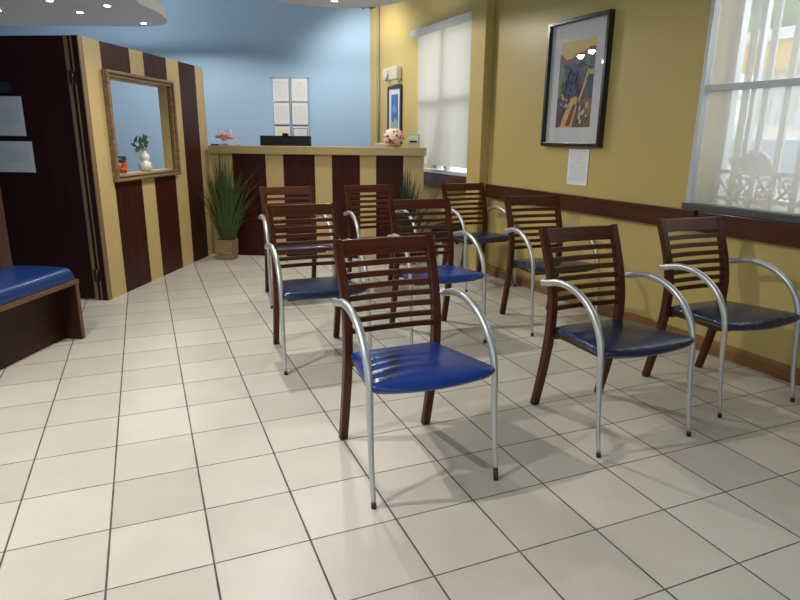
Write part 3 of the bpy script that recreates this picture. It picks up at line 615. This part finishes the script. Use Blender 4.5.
sheet('notice_sheet', rw(0), RW, -6.52, -5.78, 3.08, 3.96, M['paper'], 'white printed sheet taped under the large framed painting', 'notice')
p2 = thing('framed_poster', 'narrow black framed blue poster on the wall above the counter', 'picture', rw(17.02, 3.95), RW)
bm = B(); ring_frame(bm, -0.64, 0.64, 0, 2.22, 0.10, -0.09, 0.0); obj('frame', bm, M['black'], p2)
bm = B(); box(bm, (-0.58, -0.05, 0.08), (0.58, -0.01, 2.17)); obj('mount', bm, M['mat'], p2)
bm = B(); box(bm, (-0.30, -0.06, 0.60), (0.32, -0.05, 1.90), 0); prism(bm, [(-0.30, 0.60), (0.32, 0.60), (0.32, 0.85), (0.1, 1.0), (-0.1, 0.82), (-0.30, 0.95)], -0.066, -0.06, 'Y', 1); prism(bm, [(-0.2, 1.3), (0.0, 1.6), (0.22, 1.25), (0.05, 1.2)], -0.066, -0.06, 'Y', 2)
obj('art_print', bm, [plain('poster_blue', (0.05, 0.14, 0.42), 0.5), plain('poster_green', (0.30, 0.40, 0.32), 0.5), plain('poster_light_blue', (0.18, 0.30, 0.55), 0.5)], p2)
el = thing('emergency_light', 'white emergency lamp box above the narrow framed poster', 'lamp', rw(16.95, 6.25), RW)
bm = B(); box(bm, (-0.45, -0.25, 0.12), (0.50, 0, 0.62)); obj('housing', bm, M['white_plastic'], el, bevel=0.06)
bm = B(); prism(bm, [(0.22*math.cos(a*math.pi/6)-0.42, 0.36+0.24*math.sin(a*math.pi/6)) for a in range(12)], -0.36, -0.2, 'Y'); obj('lamp_head', bm, M['white_plastic'], el, bevel=0.04)
bm = B(); box(bm, (-0.1, -0.2, -0.05), (0.5, 0, 0.12)); obj('wall_plate', bm, plain('ochre_plate', (0.45, 0.36, 0.16), 0.5), el)
bm = B(); tube(bm, [(-18.62, -0.06, 3.4), (-18.60, -0.06, 6.2), (-18.66, -0.06, 8.2), (-18.62, -0.06, CEIL-0.05)], 0.035, 8)
obj('wall_cable', bm, plain('grey_cable', (0.35, 0.30, 0.28), 0.5), loc=rw(0), rz=RW, label='thin grey cable running down the yellow wall by the blue corner', cat='cable')
t = thing('cable_junction', 'small black bracket with cables high in the blue and yellow corner', 'bracket', rw(18.95, 9.32, 0.12), RW)
bm = B(); box(bm, (-0.2, -0.14, 0), (0.12, 0, 0.12)); obj('housing', bm, M['black'], t); bm = B(); sphere(bm, (-0.55, -0.25, 0.10), 0.06); tube(bm, [(-0.55, -0.2, 0.12), (-0.2, -0.1, 0.1)], 0.03, 6); obj('plug', bm, M['black'], t)

# ------------------------------------------------------------------ bench
BO, BR = (1.22, 7.36, 0), math.atan2(-0.8747, -0.4846)      # local +x runs from the far end back past the viewer, -y is the wall side... see below
bench = thing('waiting_bench', 'dark wooden bench with a padded royal blue seat by the partition', 'bench', BO, BR)
# local +y points into the room
bm = B(); box(bm, (0.0, -1.36, 0), (0.11, 0.0, 1.27)); obj('end_panel', bm, M['bench_wood'], bench, bevel=0.01); bm = B(); box(bm, (9.6, -1.36, 0), (9.71, 0.0, 1.27)); obj('end_panel', bm, M['bench_wood'], bench, bevel=0.01)
bm = B(); box(bm, (0.11, -0.50, 0), (9.6, -0.40, 1.20)); obj('kick_board', bm, M['bench_wood'], bench)
bm = B(); box(bm, (-0.02, -1.38, 1.20), (9.73, 0.02, 1.29)); obj('trim_and_lit_edge', bm, M['bench_edge'], bench, bevel=0.01); bm = B(); box(bm, (0.0, 0.0, 0), (0.10, 0.012, 1.20)); obj('trim_and_lit_edge', bm, M['bench_edge'], bench, bevel=0.01)  # upright strip puts the lit front edge of the end panel into lighter wood
def cushion(bm, x0, x1, y0, y1, z0, z1, r=0.10, n=5):
    P_ = []
    nu, nv = 60, 14
    def prof(t, L_): d = min(t, L_-t); d = max(0, min(1, d/r)); return math.sqrt(max(0, 1-(1-d)**2))
    xs = [x0+(x1-x0)*0 + v for v in [0, .02, .05, .1, .2, .5]] + [x0+(x1-x0)*k_/14 for k_ in range(1, 14)] + [x1-v for v in (.5, .2, .1, .05, .02, 0)]
    ys = [y0+v for v in (0, .02, .05, .1, .2)] + [y0+(y1-y0)*k_/6 for k_ in range(2, 5)] + [y1-v for v in (.2, .1, .05, .02, 0)]
    zt = lambda x, y: z0+(z1-z0)*(0.35+0.65*prof(x-x0, x1-x0)*prof(y-y0, y1-y0)) + 0.02*math.sin((y-y0)/(y1-y0)*math.pi)
    g1 = [[bm.verts.new((x, y, zt(x, y))) for y in ys] for x in xs]; g0 = [[bm.verts.new((x, y, z0)) for y in ys] for x in xs]
    nx_, ny_ = len(xs), len(ys)
    for i in range(nx_-1):
        for j in range(ny_-1):
            bm.faces.new((g1[i][j], g1[i+1][j], g1[i+1][j+1], g1[i][j+1])).smooth = True; bm.faces.new((g0[i][j], g0[i][j+1], g0[i+1][j+1], g0[i+1][j]))
    for i in range(nx_-1):
        bm.faces.new((g0[i][0], g0[i+1][0], g1[i+1][0], g1[i][0])); bm.faces.new((g0[i][-1], g1[i][-1], g1[i+1][-1], g0[i+1][-1]))
    for j in range(ny_-1):
        bm.faces.new((g0[0][j], g1[0][j], g1[0][j+1], g0[0][j+1])); bm.faces.new((g0[-1][j], g0[-1][j+1], g1[-1][j+1], g1[-1][j]))
bm = B(); cushion(bm, 0.06, 9.74, -1.38, -0.02, 1.29, 1.56); obj('seat_pad', bm, M['bench_vinyl'], bench, bevel=0.02)

# ------------------------------------------------------------------ chairs
POST = [(1.06, 0.0), (0.94, 0.5), (0.84, 1.0), (0.79, 1.4), (0.79, 1.8), (0.86, 2.15), (0.98, 2.5), (1.14, 2.88)]
PC = catmull([(0, y, z) for y, z in POST], 5)
def back_y(z):
    for a, b_ in zip(PC, PC[1:]):
        if a.z <= z <= b_.z: return a.y+(b_.y-a.y)*(z-a.z)/(b_.z-a.z)
    return PC[-1].y
ARM = catmull([(0.829, -0.70, 0.06), (0.829, -0.63, 0.5), (0.825, -0.58, 1.0), (0.822, -0.55, 1.42), (0.818, -0.47, 1.70), (0.812, -0.32, 1.92), (0.805, -0.08, 2.09), (0.798, 0.22, 2.18), (0.79, 0.52, 2.18), (0.785, 0.74, 2.125), (0.785, 0.89, 2.10)], 5)
def seat_bm(style):
    bm = B(); nu, nv = 44, 36; top, bot = [], []
    for j in range(nv+1):
        v = j/nv
        rt_, rb_ = [], []
        for i in range(nu+1):
            u = -1+2*i/nu
            yf = -0.655-0.05*math.cos(u*math.pi/2)+0.07*abs(u)**12; yb = 0.78
            y = yf+(yb-yf)*v
            hw = 0.842-0.215*max(0, (v-0.08))**0.9-0.03*max(0, 1-v/0.06)**2-0.02*(1-v)*0 ; x = u*hw
            eu = (1-abs(u)**14)**0.5 if abs(u) < 1 else 0; vv = abs(2*v-1); ev = (1-vv**18)**0.5 if vv < 1 else 0
            e = eu*ev; dome = 0.035*(1-u*u)*math.sin(math.pi*min(1, v*1.0))
            dip = -0.030*math.cos(u*math.pi/2)*math.exp(-v*7)
            zt = 1.445+0.075*e+dome+dip-0.085*v
            if style == 'wrinkled':
                for c0, am in ((0.17, 0.020), (0.34, 0.016), (0.50, 0.014), (0.66, 0.012)):
                    cc = c0+0.06*(u+0.6)**2; wdt = math.exp(-((u+0.42)/0.42)**2); zt += am*math.exp(-((v-cc)/0.055)**2)*wdt*0.65
            if style == 'puckered':
                zt += 0.004*math.sin(v*26+u*3)*math.exp(-((u+0.93)/0.22)**2) + 0.003*math.sin(u*22)*math.exp(-(v/0.10)**2)
            zb = 1.445-0.06*e+dip*1.6-0.07*v
            rt_.append(bm.verts.new((x, y, zt))); rb_.append(bm.verts.new((x*0.985, y, zb)))
        top.append(rt_); bot.append(rb_)
    for j in range(nv):
        for i in range(nu):
            bm.faces.new((top[j][i], top[j][i+1], top[j+1][i+1], top[j+1][i])); bm.faces.new((bot[j][i], bot[j+1][i], bot[j+1][i+1], bot[j][i+1]))
    for i in range(nu):
        bm.faces.new((top[0][i], bot[0][i], bot[0][i+1], top[0][i+1])); bm.faces.new((top[nv][i], top[nv][i+1], bot[nv][i+1], bot[nv][i]))
    for j in range(nv):
        bm.faces.new((top[j][0], top[j+1][0], bot[j+1][0], bot[j][0])); bm.faces.new((top[j][nu], bot[j][nu], bot[j+1][nu], top[j+1][nu]))
    return bm
def slat(bm, z0, z1, th, bow):
    n = 10; hx = 0.605+0.02*max(0, (z0-2.0)/0.9); L_ = []
    for i in range(n+1):
        x = -hx+2*hx*i/n; bw = bow*(1-(x/hx)**2)
        L_.append([bm.verts.new((x, back_y(z)+bw+d, z)) for z, d in ((z0, -th/2), (z0, th/2), (z1, th/2), (z1, -th/2))])
    for a, b_ in zip(L_, L_[1:]):
        for k_ in range(4): bm.faces.new((a[k_], a[(k_+1) % 4], b_[(k_+1) % 4], b_[k_]))
    bm.faces.new(L_[0][::-1]); bm.faces.new(L_[-1])
def make_chair(label, vinyl, style, tall_cap=False):
    t = thing('waiting_chair', label, 'chair', (0, 0, 0), 0, 'slatted waiting room armchairs')
    obj('seat', seat_bm(style), vinyl, t, smooth=True)
    for s in (-1, 1):                                     # rear leg and back post are one bent piece
        bm = B(); poly_f, poly_b = [], []
        for i, p in enumerate(PC):
            tg = (PC[min(i+1, len(PC)-1)]-PC[max(i-1, 0)]).normalized(); nrm = Vector((0, tg.z, -tg.y)); hw = 0.052+0.014*math.exp(-((p.z-1.45)/0.75)**2)
            poly_f.append((p.y-nrm.y*hw, p.z-nrm.z*hw)); poly_b.append((p.y+nrm.y*hw, p.z+nrm.z*hw))
        poly_f[0] = (poly_f[0][0], 0.0); poly_b[0] = (poly_b[0][0], 0.0)
        x0 = 0.653*s; prism(bm, poly_f+poly_b[::-1], x0-0.058, x0+0.058, 'X')
        for v_ in bm.verts: v_.co.x += s*0.020*max(0, (v_.co.z-2.0)/0.9)
        obj('rear_leg', bm, M['chair_wood'], t, bevel=0.012)
    bm = B(); slat(bm, 2.665, 2.872, 0.075, 0.05); obj('top_rail', bm, M['chair_wood_x'], t, bevel=0.012)
    for k in range(7):
        bm = B(); z = 2.562-k*0.1435; slat(bm, z-0.036, z+0.036, 0.055, 0.04); obj('slat', bm, M['chair_wood_x'], t, bevel=0.008)
    bm = B()
    box(bm, (-0.60, 0.70, 1.22), (0.60, 0.80, 1.36)); box(bm, (-0.62, -0.30, 1.27), (-0.52, 0.72, 1.37)); box(bm, (0.52, -0.30, 1.27), (0.62, 0.72, 1.37)); box(bm, (-0.68, -0.42, 1.30), (0.68, -0.30, 1.37))
    obj('seat_frame', bm, M['chair_wood_x'], t, bevel=0.01)
    for s in (-1, 1):
        bm = B(); tube(bm, [(p.x*s, p.y, p.z) for p in ARM], lambda q_: 0.029+0.022*min(1, q_*2.2), 14); a = obj('arm_leg', bm, M['tube'], t)
        h = 0.17 if (tall_cap and s == 1) else 0.07
        bm = B(); pa = Vector((0.829*s, -0.709, 0.0)); d = Vector((0, 0.06, 0.44))
        tube(bm, [pa, pa+Vector((0, 0.07, 0.44))*(h/0.44)], 0.032, 12); obj('foot_cap', bm, M['brown_cap'] if h > 0.1 else M['rubber'], a)
        bm = B(); tube(bm, [(0.70*s, 0.80, 2.12), (0.79*s, 0.80, 2.12)], 0.02, 8); obj('arm_screw', bm, M['tube'], a)
    return t
proto_navy = make_chair('', M['seat_navy'], 'puckered')
proto_dark = make_chair('', M['seat_dark'], 'plain')
proto_royal = make_chair('', M['seat_royal'], 'plain')
chair1 = make_chair('waiting armchair with bright blue creased seat, standing alone nearest the open floor', M['seat_royal'], 'wrinkled', True)
def place(o, x, y, rz, label):
    o.location = (x*T, y*T, 0); o.rotation_euler = (0, 0, R(rz)); o['label'] = label
place(chair1, 5.665, 0.0, 0, 'wooden slatted armchair with bright royal blue seat wrinkled by wear, a tall brown foot cap')
place(proto_navy, 8.93, -0.03, 0, 'slatted armchair with navy seat, between the bright blue front chair and the window chair')
place(copy_tree(proto_navy), 11.55, 0.24, -0.5, 'slatted armchair with navy seat standing directly beneath the grilled window')
place(copy_tree(proto_navy), 11.17, 4.66, -4.5, 'slatted armchair with navy seat below the large framed painting')
place(proto_royal, 8.27, 4.72, -2.6, 'slatted armchair with bright blue seat in the middle of the second row')
place(proto_dark, 5.59, 4.45, 0, 'slatted armchair with dark navy seat directly behind the front bright blue one')
place(copy_tree(proto_dark), 6.22, 8.92, -1.5, 'slatted armchair of the back row nearest the basket of grass')
place(copy_tree(proto_dark), 8.62, 8.98, -1, 'middle slatted armchair of the back row before the reception counter')
place(copy_tree(proto_dark), 11.62, 8.75, 2.3, 'slatted armchair with dark seat by the pilaster, in front of the wastebasket')

# ------------------------------------------------------------------ plants and wastebasket
def grass(name, label, loc, H, n, seed, spread, basket_h, bw, mat_leaf, pale=False):
    t = thing(name, label, 'plant', loc, CR); random.seed(seed)
    bm = B(); v = []
    for z, s_ in ((0, bw*0.92), (basket_h*0.5, bw*0.97), (basket_h, bw)): v.append([bm.verts.new((x*s_, y*s_, z)) for x, y in ((-1, -1), (1, -1), (1, 1), (-1, 1))])
    for a, b_ in zip(v, v[1:]):
        for k in range(4): bm.faces.new((a[k], a[(k+1) % 4], b_[(k+1) % 4], b_[k]))
    bm.faces.new(v[0][::-1])
    inner = [bm.verts.new((x*bw*0.88, y*bw*0.88, basket_h)) for x, y in ((-1, -1), (1, -1), (1, 1), (-1, 1))]; low = [bm.verts.new((x*bw*0.85, y*bw*0.85, basket_h*0.8)) for x, y in ((-1, -1), (1, -1), (1, 1), (-1, 1))]
    for k in range(4): bm.faces.new((v[2][k], v[2][(k+1) % 4], inner[(k+1) % 4], inner[k])); bm.faces.new((inner[k], inner[(k+1) % 4], low[(k+1) % 4], low[k]))
    bm.faces.new(low)
    obj('basket', bm, M['wicker'], t)
    bm = B()
    for k in range(n):
        a = random.uniform(0, 6.283); lean = random.random()**1.1*spread; h = H*random.uniform(0.62, 1.0)*(1-0.18*lean/spread); r0 = random.uniform(0, bw*0.6)
        w_ = random.uniform(0.012, 0.024); wild = random.random() < 0.3; lean = lean*1.2 if wild else lean; side = Vector((-math.sin(a), math.cos(a), 0))
        if random.random() < 0.5: side = Vector((1, 0, 0))
        prev = None; droop = random.uniform(0.0, 0.55)*(lean/spread)
        for s_ in range(8):
            q_ = s_/7; rr = r0+lean*((0.25*q_**0.8+0.75*q_**2.6) if wild else (0.72*q_**0.75+0.28*q_**3)); z = basket_h*0.75+(h-basket_h*0.75)*(q_-droop*q_**3*0.6)
            c = Vector((rr*math.cos(a)*(0.62 if math.cos(a) < 0 else 1.0), rr*math.sin(a)*(0.3 if math.sin(a) > 0 else 0.8), z)); ww = w_*(1-q_**2.5)+0.002
            pr_ = (bm.verts.new(c-side*ww), bm.verts.new(c+Vector((side.y, -side.x, 0))*0.35*ww+Vector((0, 0, -0.3*ww))), bm.verts.new(c+side*ww))
            if prev:
                for m_ in range(2): f = bm.faces.new((prev[m_], prev[m_+1], pr_[m_+1], pr_[m_])); f.smooth = True
            prev = pr_
    obj('blades', bm, mat_leaf, t)
    if pale:
        bm = B(); 
        for pts in ([(0.3, -0.3, 1.6), (0.7, -0.4, 2.0), (1.15, -0.4, 2.35)], [(-0.2, -0.4, 2.1), (0.1, -0.45, 2.22), (0.35, -0.4, 2.05)]): tube(bm, catmull(pts, 4), 0.03, 5)
        obj('pale_blade', bm, M['pale_leaf'], t)
    return t
grass('potted_grass', 'tall artificial grass in a square wicker basket beside the booth', (5.18, 15.20, 0), 3.95, 280, 22, 1.45, 0.70, 0.30, M['leaf'])
grass('potted_grass', 'artificial grass in front of the counter end near the roller blind', (10.75, 12.25, 0), 3.5, 170, 33, 1.0, 0.70, 0.30, M['leaf_dark'], True)
t = thing('wastebasket', 'white wastebasket lined with a black bag under the window sill', 'bin', (12.0, 11.35, 0), RW)
bm = B(); v = []
for z, s_ in ((0, 0.27), (1.0, 0.35)): v.append([bm.verts.new((x*s_, y*s_, z)) for x, y in ((-1, -1), (1, -1), (1, 1), (-1, 1))])
for k in range(4): bm.faces.new((v[0][k], v[0][(k+1) % 4], v[1][(k+1) % 4], v[1][k]))
bm.faces.new(v[0][::-1]); obj('bin_body', bm, plain('white_bin_plastic', (0.72, 0.70, 0.66), 0.45), t, bevel=0.03)
bm = B(); random.seed(4); prev = None; n = 40
rings = []
for z, s_ in ((0.84, 0.37), (1.0, 0.43), (1.2, 0.50), (1.38, 0.44), (1.42, 0.30), (1.1, 0.22), (0.6, 0.2)):
    rg = []
    for k in range(n):
        a = 6.283*k/n; c_, s__ = math.cos(a), math.sin(a); sq = 1/max(abs(c_), abs(s__)); sq = 1+(sq-1)*0.75; j_ = random.uniform(0.93, 1.09)
        rg.append(bm.verts.new((c_*s_*sq*j_, s__*s_*sq*j_, z+random.uniform(-0.05, 0.05))))
    rings.append(rg)
for a, b_ in zip(rings, rings[1:]):
    for k in range(n): bm.faces.new((a[k], a[(k+1) % n], b_[(k+1) % n], b_[k])).smooth = True
bm.faces.new(rings[-1]); obj('bag', bm, M['black_bag'], t)

# ------------------------------------------------------------------ suspended ceiling clouds with downlights
CZ, CTH = 8.2, 0.34
def cloud(name, label, outline, hang, closed_k=4, z=CZ):
    P_ = [Vector((*p, 0)) for p in outline]; n = len(P_); pts = []
    for i in range(n):
        a, b_, c, d = P_[i-1], P_[i], P_[(i+1) % n], P_[(i+2) % n]
        for k in range(closed_k):
            q_ = k/closed_k; pts.append(0.5*((2*b_)+(c-a)*q_+(2*a-5*b_+4*c-d)*q_*q_+(3*b_-a-3*c+d)*q_**3))
    t = thing(name, label, 'ceiling panel', (P_[0].x, P_[0].y, z)); ox, oy = P_[0].x, P_[0].y
    bm = B(); prism(bm, [(p.x-ox, p.y-oy) for p in pts], 0, CTH); obj('panel', bm, M['cloud'], t)
    bm = B()
    c = sum(pts, Vector())/len(pts)
    m_ = len(pts); a_ = [bm.verts.new((p.x-ox, p.y-oy, -0.004)) for p in pts]
    o1_ = [(p-c).normalized() for p in pts]
    e0 = [bm.verts.new((p.x-ox+d.x*0.02, p.y-oy+d.y*0.02, -0.004)) for p, d in zip(pts, o1_)]; e1 = [bm.verts.new((p.x-ox+d.x*0.02, p.y-oy+d.y*0.02, CTH)) for p, d in zip(pts, o1_)]
    for k in range(m_): bm.faces.new((a_[k], a_[(k+1) % m_], e0[(k+1) % m_], e0[k])); bm.faces.new((e0[k], e0[(k+1) % m_], e1[(k+1) % m_], e1[k]))
    obj('edge_band', bm, M['white'], t)
    for hx, hy in hang:
        bm = B(); tube(bm, [(hx-ox, hy-oy, CTH), (hx-ox, hy-oy, CEIL-z)], 0.02, 6); obj('hanger_wire', bm, M['alu'], t)
    return t
cl1 = [(3.9, 19.4), (3.92, 18.2), (3.5, 16.8), (3.08, 16.0), (2.85, 15.0), (2.0, 13.4), (-0.5, 12.6), (-3.8, 13.2), (-5.5, 17.5), (-4.6, 23.2), (-1.6, 22.35), (1.6, 21.05), (3.3, 20.2)]
cloud('ceiling_cloud', 'wavy white suspended ceiling panel hanging above the striped booth', cl1, [(3.2, 17.6), (-1, 15), (0.5, 20)])
cl2 = [(10.45, 12.0), (9.9, 13.15), (9.0, 13.75), (7.7, 13.75), (6.8, 13.4), (6.2, 12.2), (6.3, 10.6), (7.6, 9.6), (9.4, 9.7), (10.5, 10.6)]
cloud('ceiling_cloud', 'white suspended ceiling panel edge above the reception counter by the yellow wall', cl2, [(7.4, 11), (9.4, 11.2)])
downs = [(-1.3, 19.0, 'under the booth panel, cut by the edge of view'), (1.2, 18.2, 'under the booth panel, middle one of the far row'), (2.1, 16.6, 'under the booth panel, near its wavy edge'), (3.2, 19.5, 'at the narrow tip of the booth panel'), (0.5, 16.5, 'under the booth panel, barely in view at the top'), (8.5, 12.7, 'under the panel above the reception counter')]
dl = []
for i, (x, y, lb) in enumerate(downs):
    t = thing('downlight', 'small round lit downlight '+lb, 'downlight', (x, y, CZ), 0, 'recessed downlights'); dl.append(t)
    bm = B(); lathe(bm, [(0.15, -0.02), (0.15, 0.0), (0.10, 0.0), (0.10, -0.02)], seg=20); obj('ring', bm, M['chrome'], t)
    bm = B(); lathe(bm, [(0.09, -0.035), (0.09, -0.022)], seg=16); obj('bulb', bm, M['emitter'], t)
# their light (one lamp per fixture)
for (x, y, e) in [(-1.3, 19.0, 30), (1.2, 18.2, 30), (2.1, 16.6, 30), (3.2, 19.5, 45), (0.5, 16.5, 20), (8.5, 12.7, 75)]:
    spot((x, y, CZ-0.05), e, 172, 0.15)
# fluorescent battens lying on top of the suspended panels, washing the wall and ceiling above them
for i, (x, y, rz, e) in enumerate([(0.2, 19.6, -0.45, 11), (8.6, 11.6, -0.2, 8)]):
    t = thing('batten_lamp', ['fluorescent batten lying on the ceiling panel above the booth', 'fluorescent batten lying on the ceiling panel above the counter'][i], 'lamp', (x, y, CZ+CTH+0.01), rz)
    bm = B(); box(bm, (-1.6, -0.12, 0), (1.6, 0.12, 0.12)); obj('batten', bm, M['white'], t)
    bm = B(); tube(bm, [(-1.55, 0, 0.18), (1.55, 0, 0.18)], 0.04, 8); obj('fluorescent_tube', bm, M['emitter'], t)
    area('batten_light', (x, y, CZ+CTH+0.3), (3, 0.3), e, (1.0, 0.98, 0.92), (x+0.5, y+3, CZ+2.2))
# unseen spots without fixtures, some added to brighten the wall and left floor
for (x, y, z, e, aim) in [(5.0, 8.0, 8.4, 115, None), (8.2, 10.0, 8.4, 125, (10.6, 10.4, 1)), (0.2, 1.2, 8.2, 110, (5, 0, 0)), (9.6, 17.0, 9.2, 50, (12.3, 18.4, 5)), (-1.4, -2.0, 8.4, 120, (-0.6, -1.5, 0))]:
    spot((x, y, z), e, 115 if x < 0 else 140, 0.7, aim=aim, rad=0.035)
